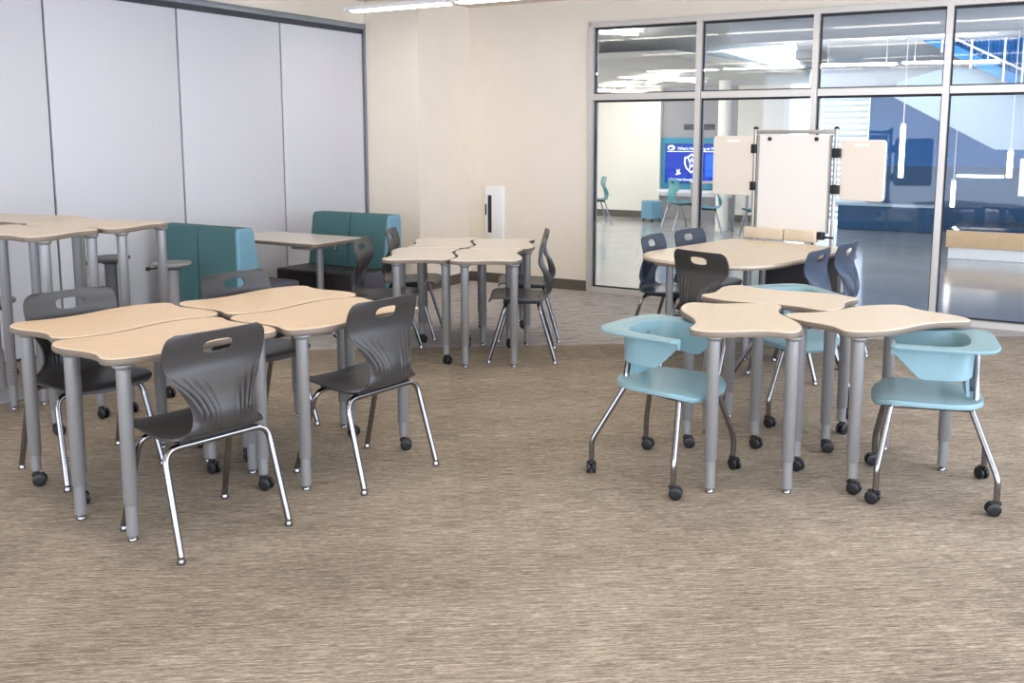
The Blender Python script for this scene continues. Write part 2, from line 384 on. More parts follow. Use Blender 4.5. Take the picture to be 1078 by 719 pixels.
def chair_shell(kind):
    zc, hw, hh = .776, .066, .025
    def grid(t0, t1, rows):
        bm = bmesh.new(); G = [[bm.verts.new(shell_pt(-1 + 2 * i / NU, t0 + (t1 - t0) * j / rows)) for i in range(NU + 1)] for j in range(rows + 1)]
        for j in range(rows):
            for i in range(NU): bm.faces.new((G[j][i], G[j][i + 1], G[j + 1][i + 1], G[j + 1][i]))
        return bm
    out = []
    for nm, t0, t1, rows in (('seat', 0, TS, 40), ('backrest', TS, 1, 84)):
        bm = grid(t0, t1, rows)
        if nm == 'backrest':
            sl = lambda p: (abs(p.y) / hw) ** 3 + (abs(p.z - zc) / hh) ** 3
            bmesh.ops.delete(bm, geom=[f for f in bm.faces if sl(f.calc_center_median()) < 1], context='FACES')
            for v in bm.verts:
                if v.is_boundary and abs(v.co.y) < hw * 1.6 and abs(v.co.z - zc) < hh * 1.6:
                    q = sl(v.co) ** (1 / 3); v.co.y /= q; v.co.z = zc + (v.co.z - zc) / q
        me = bpy.data.meshes.new(nm); bm.to_mesh(me); bm.free()
        o = bpy.data.objects.new(nm, me); C.objects.link(o); md = o.modifiers.new('s', 'SOLIDIFY'); md.thickness = .009; md.offset = 0
        md.use_rim = True
        dg = bpy.context.evaluated_depsgraph_get(); me2 = bpy.data.meshes.new_from_object(o.evaluated_get(dg)); bpy.data.objects.remove(o)
        me2.materials.clear(); me2.materials.append(M[kind]); me2.name = nm
        me2.polygons.foreach_set('use_smooth', [True] * len(me2.polygons)); me2.set_sharp_from_angle(angle=math.radians(50)); out.append(me2)
    return out
def make_chair(kind, label, group):
    t = thing('school_chair', label, 'chair', (0, 0, 0), 0, group)
    for me in chair_shell(kind):
        o = bpy.data.objects.new(me.name, me); C.objects.link(o); o.parent = t
    for sx, tx, fx, wy, fy in ((-1, -.122, -.233, .225, .237), (1, .105, .222, .200, .228)):
        for s in (-1, 1):
            l = MB().tube(fillet([(fx, s * fy, .02), (tx, s * wy, .404), (tx + sx * .0, 0, .404)], .06, 8), .0130, 12).build('leg', M['chrome'], t)
            MB().lathe([(.016, 0), (.017, .008), (.013, .016), (.0128, .03)], 14, (fx, s * fy, 0)).build('glide', M['white'] if 0 else M['chrome'], l)
    b = MB().box((-.11, -.15, .405), (.125, -.11, .436), .004); b.box((-.11, .11, .405), (.125, .15, .436), .004); b.box((-.132, -.165, .412), (-.112, .165, .436), .003); b.box((.098, -.165, .412), (.115, .165, .436), .003)
    b.build('seat_bracket', M['black'], t)
    return t
ch = {}
def chair(kind, x, y, deg, label, group):
    if kind not in ch:
        ch[kind] = make_chair(kind, label, group); ch[kind].location = (x, y, 0); ch[kind].rotation_euler = (0, 0, math.radians(deg)); return
    r = dup(ch[kind], (x, y, 0), math.radians(deg), label); r['group'] = group
gL = 'charcoal chairs at the front left cluster'
chair('shell', -1.236, 3.681, 138.5, 'charcoal chair in the foreground, ribbed back to us, at the nearest maple desk', gL)
chair('shell', -.693, 4.368, 143, 'charcoal chair seen from behind at the right end of the front left cluster', gL)
chair('shell', -1.99, 4.395, -41, 'charcoal chair facing us behind the leftmost maple desk, by the partition side', gL)
chair('shell', -1.375, 5.01, -37, 'charcoal chair facing us whose handle slot shows the teal booth behind', gL)
gM = 'charcoal chairs at the middle cluster'
chair('shell', -.92, 6.745, -7, 'grey chair at the near left of the middle cluster, by the booth table leg', gM)
chair('shell', -.80, 7.455, -4, 'grey chair tucked behind the middle cluster, in front of the light teal booth end', gM)
chair('shell', .07, 6.70, 178, 'charcoal chair in side view at the near right of the middle cluster, facing left', gM)
chair('shell', .12, 7.375, 180, 'charcoal chair just behind the side-view chair right of the middle cluster', gM)
gR = 'chairs around the rounded table'
chair('shell', 1.30, 6.12, 39, 'charcoal chair with its back to us, between the rounded table and the pinwheel desks', gR)
chair('navy', 1.16, 6.96, -31, 'navy chair facing us at the rounded left end of the whiteboard table', gR)
chair('navy', 1.49, 7.35, -42, 'navy chair half hidden behind the rounded table, nearest the left window mullion', gR)
chair('navy', 1.87, 6.23, 143, 'navy chair seen from behind at the right side of the rounded table, nearer of two', gR)
chair('navy', 2.19, 6.62, 143, 'navy chair at the right side of the rounded table, below the right whiteboard wing', gR)

# ------------------------------------------------------------------ teal armchairs on casters
def make_teal(label, group):
    t = thing('caster_armchair', label, 'chair', (0, 0, 0), 0, group)
    bm = bmesh.new(); N = 22; zf = lambda x, y: .452 - .035 * max(0, (x - .17) / .1) ** 2 - .012 * (1 - (y / .22) ** 2) * (1 - ((x - .05) / .24) ** 2)
    Gd = []
    for j in range(N + 1):
        row = []
        for i in range(N + 1):
            u, v = -1 + 2 * i / N, -1 + 2 * j / N
            x, y = u * math.sqrt(1 - .36 * v ** 4) * .225 + .045, v * math.sqrt(1 - .36 * u ** 4) * (.225 - .02 * (1 - u) / 2)
            row.append(bm.verts.new((x, y, zf(x, y))))
        Gd.append(row)
    for j in range(N):
        for i in range(N): bm.faces.new((Gd[j][i], Gd[j][i + 1], Gd[j + 1][i + 1], Gd[j + 1][i]))
    me = bpy.data.meshes.new('seat'); bm.to_mesh(me); bm.free(); o = bpy.data.objects.new('seat', me); C.objects.link(o)
    md = o.modifiers.new('s', 'SOLIDIFY'); md.thickness = .022; md.offset = -1
    md = o.modifiers.new('b', 'BEVEL'); md.width = .007; md.segments = 2; md.limit_method = 'ANGLE'
    me2 = bpy.data.meshes.new_from_object(o.evaluated_get(bpy.context.evaluated_depsgraph_get())); bpy.data.objects.remove(o)
    me2.materials.clear(); me2.materials.append(M['teal_pl']); me2.polygons.foreach_set('use_smooth', [True] * len(me2.polygons)); me2.set_sharp_from_angle(angle=math.radians(50))
    o = bpy.data.objects.new('seat', me2); C.objects.link(o); o.parent = t
    # wrap-around back: a U-shaped band with a wide ledge on top, its two ends forming the arms
    K = 60; st = []
    for k in range(K + 1):
        a = -1 + 2 * k / K; s = abs(a); sg = 1 if a >= 0 else -1
        if s > .5:
            f = (s - .5) / .5; pi_ = Vector((-.03 + f * .23, sg * (.178 - .004 * f), 0)); po = Vector((-.03 + f * .235, sg * (.255 - .02 * f), 0))
        else:
            q = s / .5 * PI / 2; cq, sq = max(math.cos(q), 0), abs(math.sin(q))
            pi_ = Vector((-.03 - .09 * cq ** .8, sg * .178 * sq ** .8, 0)); po = Vector((-.03 - .195 * cq ** .42, sg * .255 * sq ** .42, 0))
        st.append((pi_, po, s))
    rings = []
    for k, (p, po, s) in enumerate(st):
        e = min(1, (1 - s) / .05 + .35); zt = .702 - .012 * min(1, s * 1.6); dp = .045 + .10 * min(1, max(0, (1 - s) / .22 - .15)); out = po - p; wd = out.length; out = out.normalized()
        f = lambda o_, z: p + out * o_ + Vector((0, 0, z))
        w2 = wd * (.55 + .45 * e)
        rings.append([f(-.002, zt - .004), f(.006, zt), f(w2 * .5, zt + .002), f(w2 - .006, zt - .001), f(w2, zt - .007), f(w2 - .004, zt - .014), f(.030, zt - .016), f(.022, zt - .026), f(.016, zt - dp), f(.008, zt - dp - .005), f(.001, zt - dp), f(-.004, zt - .014)])
    MB().rings(rings).build('arm_band', M['teal_pl'], t, 35)
    stm = MB()                                                   # stem of the back with its slot
    def plate(y0, y1, z0, z1):
        R = []
        for z in [z0 + (z1 - z0) * i / 6 for i in range(7)]:
            xb = -.124 + .010 * math.sin((z - .45) * 12); R.append([(xb, y0, z), (xb, y1, z), (xb + .012, y1, z), (xb + .012, y0, z)])
        stm.rings(R)
    plate(-.085, -.04, .46, .65); plate(.04, .085, .46, .65); plate(-.04, .04, .46, .51); plate(-.04, .04, .58, .64)
    stm.build('back_stem', M['teal_pl'], t)
    for s in (-1, 1):
        MB().tube(fillet([(-.142, s * .064, .68), (-.146, s * .066, .52), (-.155, s * .08, .412), (-.02, s * .12, .412)], .05, 8), .0135, 12).build('back_post', M['chrome'], t)
    fr = MB()
    for s in (-1, 1): fr.tube([(-.13, s * .115, .413), (.20, s * .155, .413)], .0115, 10)
    fr.tube([(.18, -.155, .411), (.18, .155, .411)], .0115, 10); fr.tube([(-.11, -.115, .411), (-.11, .115, .411)], .0115, 10)
    fr.build('seat_frame', M['chrome'], t)
    for sx, fy, tx, ty in ((-1, .225, -.13, .11), (1, .26, .19, .155)):
        for s in (-1, 1):
            fx = sx * .235
            l = MB().tube(fillet([(tx, s * ty, .413), (fx, s * fy, .155), (fx, s * fy, .066)], .03, 6), .013, 12).build('leg', M['chrome'], t)
            c = bpy.data.objects.new('caster', CASTER); C.objects.link(c); c.parent = l; c.location = (fx, s * fy, 0); c.rotation_euler = (0, 0, random.uniform(-1.5, 1.5))
    return t
tc = make_teal('light teal caster chair at the left of the pinwheel desks, arms open towards them', 'teal caster chairs at the pinwheel desks')
tc.location = (.698, 4.338, 0); tc.rotation_euler = (0, 0, math.radians(-42))
dup(tc, (1.865, 4.095, 0), math.radians(160), 'light teal caster chair at the far right, seen from its side and back')
dup(tc, (1.56, 5.33, 0), math.radians(-72), 'light teal caster chair mostly hidden behind the pinwheel desks, facing us')

# ------------------------------------------------------------------ stools
def stool(x, y, zs, sm, label, kn, cm=None):
    t = thing('wobble_stool', label, 'stool', (x, y, 0), kn, 'round stools at the standing desks')
    MB().lathe([(.05, zs - .045), (.10, zs - .035), (.132, zs - .022), (.138, zs - .012), (.134, zs), (.10, zs + .004), (.02, zs - .002)], 36).build('seat', sm, t)
    MB().lathe([(.058, zs - .05), (.062, zs - .03)], 24).build('seat_plate', M['black'], t)
    MB().lathe([(.043, zs - .045), (.043, .30), (.046, .30), (.046, .29), (.052, .285), (.056, .06)], 24).build('column', cm or M['stool'], t)
    MB().lathe([(.185, 0), (.19, .008), (.18, .022), (.10, .04), (.058, .062)], 36).build('base', M['stool'], t)
    l = MB().tube([(-.06, 0, zs - .04), (-.15, 0, zs - .045)], .006, 8); l.build('lever', M['black'], t)
    MB().lathe([(.012, -.015), (.016, 0), (.012, .015)], 12, (-.165, 0, zs - .045), 'x').build('knob', M['black'], t)
def gpos(px, py, h):
    d = ray(px, py); k = (h - EYE) / d.z; return d.x * k, d.y * k
x, y = gpos(181, 276, .66); stool(x, y, .66, M['stool'], 'light grey round stool on a pedestal in front of the teal booth back', .2)
x, y = gpos(116, 270, .69); stool(x, y, .69, M['stool_dark'], 'dark round stool tucked behind the legs of the standing desks', .2, M['stool_dark'])
stool(-3.09, 5.60, .60, M['stool'], 'grey pedestal stool cut off at the photo edge, its disc base beside the desks', 2.5)

# ------------------------------------------------------------------ booth by the partition
def booth(P, sgn, label, seatm, L=.87, h=.885):
    # P: wall end of the outer back edge; local x runs out of the wall (g), local y towards the other bench (sgn * m)
    t = thing('booth_bench', label, 'bench', (P[0], P[1], 0), AZ, 'high backed bench pair of the booth')
    def sec(x0, x1, name, mt, inset_=0):
        y = lambda v: sgn * v
        R = []
        for x, q in ((x0, .012), (x0 + .012, 0), (x1 - .012, 0), (x1, .012)):
            R.append([(x, y(.0 + q), .05 + q), (x, y(.0 + q), h - .03), (x, y(.015 + q), h - q), (x, y(.145 - q), h - q), (x, y(.165 - q), h - .03), (x, y(.235 - q), .42), (x, y(.235 - q), .05 + q)])
        return MB().rings(R).build(name, mt, t)
    sec(0, L / 2 - .003, 'back_cushion', M['teal_fab']); sec(L / 2 + .003, L - .03, 'back_cushion', M['teal_fab'])
    y = lambda v: sgn * v
    R = []
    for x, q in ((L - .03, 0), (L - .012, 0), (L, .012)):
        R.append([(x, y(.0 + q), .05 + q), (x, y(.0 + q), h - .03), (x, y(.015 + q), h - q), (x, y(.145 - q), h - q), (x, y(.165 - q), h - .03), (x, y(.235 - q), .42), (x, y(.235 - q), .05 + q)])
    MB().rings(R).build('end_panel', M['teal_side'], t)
    s = MB(); s.box((.0, y(.20), .08), (L - .03, y(.63), .435), .018); s.build('seat', [seatm], t)
    MB().box((L - .03, y(.205), .085), (L - .004, y(.625), .43), .01).build('seat_end', M['seat_grey'], t)
    b = MB().box((.05, y(.04), 0), (L - .06, y(.54), .08)); b.build('plinth', M['black'], t)
booth((-2.735, 7.36), 1, 'teal booth bench with its tall back to us, beside the light grey stool', M['seat_grey'])
booth((-1.70, 8.68), -1, 'teal booth bench with a black seat, facing us in front of the column', M['seat_black'])
bx = gm(0, 0); t = thing('booth_table', 'narrow pale table on one white leg between the two teal benches', 'table', (-2.235, 8.06, 0), AZ)
R = []
def rrect(x0, y0, x1, y1, r, n=6):
    P = []
    for cx, cy, a in ((x1 - r, y1 - r, 0), (x0 + r, y1 - r, 90), (x0 + r, y0 + r, 180), (x1 - r, y0 + r, 270)):
        for k in range(n + 1): q = math.radians(a + 90 * k / n); P.append((cx + r * math.cos(q), cy + r * math.sin(q)))
    return P
P = rrect(0, -.30, 1.02, .30, .04)
MB().rings([[(a, b, .732) for a, b in inset(P, .006)], [(a, b, .735) for a, b in inset(P, .009)]]).build('tabletop', M['maple_glare_pale'], t, 15)
MB().rings([[(a, b, .705) for a, b in inset(P, .006)], [(a, b, .709) for a, b in P], [(a, b, .729) for a, b in P], [(a, b, .7325) for a, b in inset(P, .004)]]).build('edge_band', M['edge'], t)
MB().box((.70, -.22, .672), (.90, .22, .705), .008).build('top_bracket', M['leg'], t)
MB().lathe([(.030, .68), (.030, .03), (.02, .03)], 20, (.80, 0, 0)).build('leg', M['leg'], t); MB().box((.58, -.13, 0), (.99, .13, .03), .01).build('foot_plate', M['leg'], t)
MB().tube(fillet([(.97, .0, .706), (.97, 0, .66), (.995, 0, .655), (.995, 0, .68)], .012), .0035, 8).build('bag_hook', M['chrome'], t)

# ------------------------------------------------------------------ rounded table with mobile whiteboard
ta = math.atan2(.729, .685); t = thing('rounded_table', 'long pale table with a rounded end, running up to the mobile whiteboard', 'table', (1.258, 6.405, 0), ta)
def half(sg, seam):
    P = []
    for k in range(25):
        q = PI / 2 * k / 24; P.append((.28 - .50 * math.cos(q) ** .85 if k < 24 else .28, sg * max(.51 * math.sin(q) ** .85, 0)))
    P = [p for p in P if sg * p[1] >= sg * seam]
    P = [(P[0][0] - .002, seam)] + P + [(1.33, sg * .51), (1.33, seam)]
    return P if sg < 0 else P[::-1]
for sg in (-1, 1):
    P = half(sg, .083 if sg > 0 else .080)
    MB().prism(P, .718, .735).build('table_leaf', M['maple_pale'], t); MB().prism(inset(P, -.0), .705, .7179).build('edge_band', M['edge'], t)
for lx, ly in ((.06, .27), (.40, -.14), (1.02, .08), (1.24, -.44)):
    l = MB(); l.lathe([(.026, .66), (.026, .02), (.02, .02)], 20, (lx, ly, 0)); l.box((lx - .06, ly - .09, .66), (lx + .06, ly + .09, .705), .006); lo = l.build('leg', M['leg'], t)
    MB().lathe([(.02, .02), (.022, 0), (.018, 0)], 14, (lx, ly, 0)).build('glide', M['chrome'], lo)
MB().box((1.15, -.46, .40), (1.17, .16, .69), .004).build('modesty_panel', M['modesty'], t)
wb = thing('mobile_whiteboard', 'mobile whiteboard on an aluminium frame with two folding side wings, at the table end', 'whiteboard', tuple(Vector((1.258, 6.405, 0)) + Vector((.685, .729, 0)) * 1.42), ta - PI / 2)
# local: x across the board, y away from us
def board(px, py):
    d = ray(px, py); nrm = Vector((.685, .729, 0)); p0 = Vector(wb.location); k = p0.dot(nrm) / d.dot(nrm); p = d * k
    return (p - p0).dot(Vector((.729, -.685, 0))), p.z + EYE
xl, zt = board(796, 136); xr, zt2 = board(881, 136); zt = (zt + zt2) / 2; zb = .80
for x in (xl, xr):
    MB().tube([(x, 0, .08), (x, 0, zt)], .016, 14).build('post', M['alu'], wb); MB().lathe([(.019, zt), (.02, zt + .012), (.008, zt + .022)], 12, (x, 0, 0)).build('post_cap', M['black'], wb)
MB().box((xl, -.012, zt - .035), (xr, .012, zt - .005), .004).build('top_rail', M['alu'], wb)
MB().prism([(xl + .045, -.016), (xr - .045, -.016), (xr - .045, .004), (xl + .045, .004)], zb + .02, zt - .045).build('board_panel', M['board'], wb)
for x in (xl + .03, xr - .045): MB().box((x, -.018, zb + .02), (x + .015, .008, zt - .045)).build('board_edge', M['alu'], wb)
for x in (xl + .2 * (xr - xl), xl + .78 * (xr - xl)):
    MB().lathe([(.016, -.017), (.016, -.026), (.010, -.03)], 14, (x, 0, zt - .075), 'y').build('magnet', M['black'], wb)
tr_ = MB(); xm = (xl + xr) / 2 - .03; tr_.box((xl - .04, -.075, .745), (xm - .004, .0, .835), .01); tr_.box((xm + .004, -.075, .745), (xr - .10, .0, .835), .01)
tr_.build('tray', M['maple_pale'], wb)
cl = MB(); cl.box((xr - .10, -.05, .77), (xr - .05, -.0, .83), .006); cl.tube([(xr - .06, -.02, .79), (xr + .02, -.02, .79)], .008, 8); cl.build('clamp', M['black'], wb)
for x, sg, (pa, pb) in ((xl, -1, ((752, 143), (793, 206))), (xr, 1, ((886, 147), (930, 213)))):
    x0, z1 = board(*pa); x1, z0 = board(*pb)
    P = rrect(x0, z0, x1, z1, .03); w = MB()
    w.rings([[(a, .012, b) for a, b in P], [(a, -.004, b) for a, b in inset(P, .0)], [(a, -.008, b) for a, b in inset(P, .005)]]); wg = w.build('wing', M['board_wing'], wb, 15)
    for zz in (z1 - .10, z0 + .08):
        MB().box((x - .026 if sg < 0 else x - .02, -.03, zz - .035), (x + .02 if sg < 0 else x + .05, -.006, zz + .035), .006).build('hinge_clip', M['black'], wb)
    lb = MB().box(((x0 + x1) / 2 - .06, -.0095, z1 - .05), ((x0 + x1) / 2 + .05, -.008, z1 - .03)); lb.build('label_strip', M['white'], wg)
ft = MB()
for x in (xl, xr): ft.box((x - .025, -.30, .05), (x + .025, .30, .08), .008)
ft.build('foot_bar', M['alu'], wb)
for x in (xl, xr):
    for yy in (-.27, .27):
        c = bpy.data.objects.new('caster', CASTER); C.objects.link(c); c.parent = wb; c.location = (x, yy, 0); c.scale = (.7, .7, .7)

# ------------------------------------------------------------------ wall cabinet
g0, z1 = on_wall(512.5, 195, M0); g1, z0 = on_wall(532, 253, M0)
t = thing('extinguisher_cabinet', 'white metal wall cabinet with a dark slit window, on the cream back wall', 'cabinet', tuple(gm((g0 + g1) / 2, M0 - .0, z0)), AZ)
hw, hh = (g1 - g0) / 2, z1 - z0
b = MB().box((-hw, -.05, 0), (hw, 0, hh), .008); b.build('body', M['white'], t)
dr = MB().box((-hw + .02, -.06, .02), (hw - .02, -.05, hh - .02), .004).build('door', M['white'], t)
MB().box((-hw + .05, -.0615, .08), (-hw + .095, -.0595, hh - .10)).build('slit_window', M['gasket'], dr)
MB().box((-hw + .022, -.075, hh * .46), (-hw + .036, -.06, hh * .66), .004).build('handle', M['black'], dr)

# ------------------------------------------------------------------ linear lamps of the room
def lamp(g0, g1, m, label, zz=2.645):
    t = thing('linear_lamp', label, 'lamp', tuple(gm(g0, m, zz)), AZ, 'suspended linear lamps of the classroom'); L = g1 - g0
    MB().prism([(0, -.085), (L, -.085), (L, .085), (0, .085)], 0.012, .045).build('housing', M['white'], t)
    MB().box((.05, -.055, .004), (L - .05, .055, .0115)).build('diffuser', M['lamp'], t)
    for x in (.12, L - .12):
        w = MB(); w.tube([(x, -.07, .045), (x, 0, ZC - zz)], .0025, 6); w.tube([(x, .07, .045), (x, 0, ZC - zz)], .0025, 6); w.build('hanger_wire', M['white'], t)
for k in range(5):
    lamp(-5.76 + 1.13 * k, -4.64 + 1.13 * k, 6.88, ['leftmost suspended lamp, its end near the partition corner', 'suspended lamp running out of the top of the photo beside the leftmost one'][k] if k < 2 else 'suspended linear lamp above the room, out of sight')
for m in (4.7, 2.5, .3):
    for k in range(3): lamp(-5.4 + 2.5 * k, -3.2 + 2.5 * k, m, 'suspended linear lamp above the room, out of sight')

# ------------------------------------------------------------------ the lobby beyond the glass
ML = 17.0; ZL = 2.95
def on(px, py): return on_wall(px, py, ML)
struct(MB(ROOM).box((GL - 6, M0, -.1), (14, ML + .3, -.004)).build('floor_lobby', M['concrete']))
gA, gB, gC = on(695, 150)[0], on(776, 150)[0], on(858, 150)[0]; gD = on(914, 150)[0]
struct(MB(ROOM).box((GL - 6, ML, 0), (gA, ML + .3, 4)).build('wall_lobby', M['lobby_white']))
struct(MB(ROOM).box((gA, ML + .1, 0), (gB, ML + .3, 4)).build('wall_niche', M['lobby_grey']))
struct(MB(ROOM).box((gB, ML, 0), (gC - .55, ML + .3, 4)).build('wall_lobby_right', M['lobby_white']))
struct(MB(ROOM).box((gD, ML, 0), (14, ML + .3, 4)).build('wall_blue', M['blue_wall']))
struct(MB(ROOM).box((gD + .0, ML - .03, 0), (14, ML, 1.05)).build('trim_blue_dado', M['navy_wall']))
struct(MB(ROOM).box((GL - 6, ML - .02, 0), (gA, ML, .12)).build('baseboard_lobby', M['base']))
struct(MB(ROOM).box((gB, ML - .02, 0), (gC - .55, ML, .12)).build('baseboard_lobby_right', M['base']))
# daylit window with blinds
wz = struct(MB(ROOM).box((gC - .55, ML + .12, .0), (gD, ML + .2, 4)).build('window_2', M['sky']))
bl = MB(ROOM); z = .12
while z < 3.2:
    bl.add([(gC + .1, ML + .02, z), (gD - .02, ML + .02, z), (gD - .02, ML + .06, z + .06), (gC + .1, ML + .06, z + .06), (gC + .1, ML + .025, z - .004), (gD - .02, ML + .025, z - .004), (gD - .02, ML + .065, z + .056), (gC + .1, ML + .065, z + .056)],
           [(0, 1, 2, 3), (4, 7, 6, 5), (0, 4, 5, 1), (3, 2, 6, 7), (0, 3, 7, 4), (1, 5, 6, 2)]); z += .10
bl.build('blind_slats', M['blind'], wz)
wf = MB(ROOM); wf.box((gC - .55, ML - .02, 0), (gC - .45, ML + .1, 4)); wf.box((gC - .02, ML - .02, 0), (gC + .08, ML + .1, 4)); wf.build('window_frame', M['white'], wz)
# ceilings
def quad_slab(pts, th_, name, mt):
    m = MB(); m.add([tuple(p) for p in pts] + [(p[0], p[1], p[2] + th_) for p in pts], [(0, 1, 2, 3), (7, 6, 5, 4), (0, 4, 5, 1), (1, 5, 6, 2), (2, 6, 7, 3), (3, 7, 4, 0)]); return struct(m.build(name, mt))
quad_slab([gm(GL - 6, M0 + .11, 2.98), gm(14, M0 + .11, 2.98), gm(14, ML, 2.52), gm(GL - 6, ML, 2.52)], .1, 'ceiling_lobby', M['lobby_ceil'])
quad_slab([gm(GL - 6, M0 + 1.6, 2.42), gm(G0 + .25, M0 + 1.6, 2.42), gm(G0 + .75, ML, 2.42), gm(GL - 6, ML, 2.42)], .07, 'ceiling_low', M['lobby_low'])
struct(MB(ROOM).box((14, M0, 0), (14.2, ML, 4)).build('wall_lobby_end', M['lobby_white'])); struct(MB(ROOM).box((GL - 6.2, M0, 0), (GL - 6, ML, 4)).build('fill_glow_left', M['warm_fill']))  # left end slab: unseen glowing surface added to brighten that side
def ceil_z(m): return 2.98 - .46 * (m - M0 - .11) / (ML - M0 - .11)
def on_ceil(px, py, drop=0):
    d = ray(px, py); k = 8.0
    for _ in range(60):
        p = d * k; m = p.dot(MV); k = (ceil_z(m) - drop - EYE) / d.z if False else k + ((ceil_z(m) - drop - EYE) - d.z * k) / (d.z - (-.46 / (ML - M0)) * d.dot(MV)) * .9
    p = d * k; return p.dot(GV), p.dot(MV), p.z + EYE
# skylight recess and beam
pts = [on_ceil(757, 53), on_ceil(838, 46), on_ceil(842, 71), on_ceil(818, 70)]
mm_ = MB(); vs = [gm(g, m, ceil_z(m) - .004) for g, m, z in pts]; mm_.add([tuple(v) for v in vs] + [(v.x, v.y, v.z + .02) for v in vs], [(0, 1, 2, 3), (7, 6, 5, 4), (0, 4, 5, 1), (1, 5, 6, 2), (2, 6, 7, 3), (3, 7, 4, 0)])
struct(mm_.build('window_3', M['sky']))
def beam(pa, pb, w, d, name, mt):
    a, b = on_ceil(*pa), on_ceil(*pb); f_ = min(1, (14.2 - a[1]) / (b[1] - a[1])); b = [p + (q - p) * f_ for p, q in zip(a, b)]; A, B = gm(a[0], a[1], ceil_z(a[1])), gm(b[0], b[1], ceil_z(b[1])); t = (B - A).normalized(); n = Vector((t.y, -t.x, 0)).normalized() * w
    mb = MB(); q = Vector((0, 0, -d)); mb.rings([[A - n + Vector((0, 0, .03)), A + n + Vector((0, 0, .03)), A + n + q, A - n + q], [B - n + Vector((0, 0, .03)), B + n + Vector((0, 0, .03)), B + n + q, B - n + q]]); return struct(mb.build(name, mt))
beam((850, 52), (928, 97), .16, .12, 'beam_1', M['lobby_grey']); beam((866, 60), (948, 99), .12, .05, 'beam_2', M['duct'])
# ducts
def duct(m, yt, yb, x0, x1, label):
    g0, zt_ = on_wall(940, yt, m); _, zb_ = on_wall(940, yb, m); r = (zt_ - zb_) / 2; zc_ = (zt_ + zb_) / 2; ga, gb = on_wall(x0, 60, m)[0], x1
    t = thing('air_duct', label, 'duct', tuple(gm(ga, m, zc_)), AZ, 'round ducts under the lobby ceiling'); L = gb - ga
    MB().lathe([(r * .9, 0), (r, .02), (r, L)], 32, (0, 0, 0), 'x').build('duct_tube', M['duct'], t)
    x = .9
    while x < L:
        MB().lathe([(r + .006, x), (r + .008, x + .012), (r + .006, x + .024)], 32, (0, 0, 0), 'x').build('joint_ring', M['duct'], t); x += 1.25
duct(10.35, 12, 38, 770, 5.5, 'round white duct under the lobby ceiling close behind the glass')
duct(14.6, 68, 96, 856, 8.5, 'round white duct deeper in the lobby, just above the transom')
# lobby lamps
def llamp(pa, pb, drop, label, r=.035, mt='lobby_lamp'):
    a, b = on_ceil(*pa, drop), on_ceil(*pb, drop); A, B = gm(*a), gm(*b); t = thing('linear_lobby_lamp', label, 'lamp', tuple(A), 0, 'linear lamps of the lobby')
    D = B - A; n = Vector((-D.y, D.x, 0)).normalized() * r
    MB().rings([[-n, n, n + Vector((0, 0, .03)), -n + Vector((0, 0, .03))], [D - n, D + n, D + n + Vector((0, 0, .03)), D - n + Vector((0, 0, .03))]]).build('diffuser', M[mt], t)
    n = n * 1.1; z1_, z2_ = Vector((0, 0, -.004)), Vector((0, 0, .034)); u_ = D.normalized() * .03
    for P_ in (Vector() - u_, D): MB().rings([[P_ - n + z1_, P_ + n + z1_, P_ + n + z2_, P_ - n + z2_], [P_ + u_ - n + z1_, P_ + u_ + n + z1_, P_ + u_ + n + z2_, P_ + u_ - n + z2_]]).build('end_cap', M['white'], t)
    for f in (.12, .88):
        q = D * f; zt_ = ceil_z((A + q).dot(MV)) - A.z; MB().tube([q + z2_, Vector((q.x, q.y, zt_))], .003, 6).build('hanger_wire', M['white'], t)
llamp((629, 35), (671, 37), .06, 'short bright lobby lamp at the top of the leftmost pane')
llamp((652, 81.5), (741, 87), .30, 'long lobby lamp crossed by a shorter one, above the blue display')
llamp((683, 88.5), (712, 80.5), .40, 'short slanted lobby lamp crossing the long one above the blue display')
llamp((628, 95.5), (692, 99), .26, 'lowest lobby lamp in the leftmost pane, just above the transom')
llamp((644, 100), (666, 94), .36, 'short slanted lobby lamp lowest in the leftmost pane')
llamp((886, 13), (950, 19), .04, 'bright lobby lamp above the near duct, at the top of the third pane')
for k, (x0, x1, y) in enumerate(((682, 755, 75.5), (762, 845, 73), (862, 943, 70), (951, 1052, 67.5))):
    llamp((x0, y), (x1, y - 1.5), .36, ['slim suspended lobby lamp by the first mullion', 'slim suspended lobby lamp under the skylight', 'slim suspended lobby lamp between the two ducts', 'slim suspended lobby lamp in front of the blue stair'][k], .018)
# vertical tube pendants
def tube_pendant(px, y0, y1, m, label):
    g, z1_ = on_wall(px, y0, m); _, z0_ = on_wall(px, y1, m); t = thing('tube_pendant', label, 'lamp', tuple(gm(g, m, z0_)), AZ, 'vertical tube pendants of the lobby'); L = z1_ - z0_
    MB().lathe([(.028, 0), (.03, .01), (.03, L)], 20).build('tube_shade', M['tube_glow'], t); MB().lathe([(.031, L), (.031, L + .03), (.008, L + .04)], 20).build('cap', M['white'], t)
    MB().tube([(0, 0, L + .03), (0, 0, ceil_z(m) - z0_)], .006, 8).build('cable', M['white'], t)
tube_pendant(951, 133, 187, 12.4, 'tall white tube pendant left of the third mullion'); tube_pendant(1004, 191, 218, 15.2, 'short low tube pendant right of the third mullion'); tube_pendant(1064, 160, 187, 12.4, 'tube pendant near the right edge of the photo')
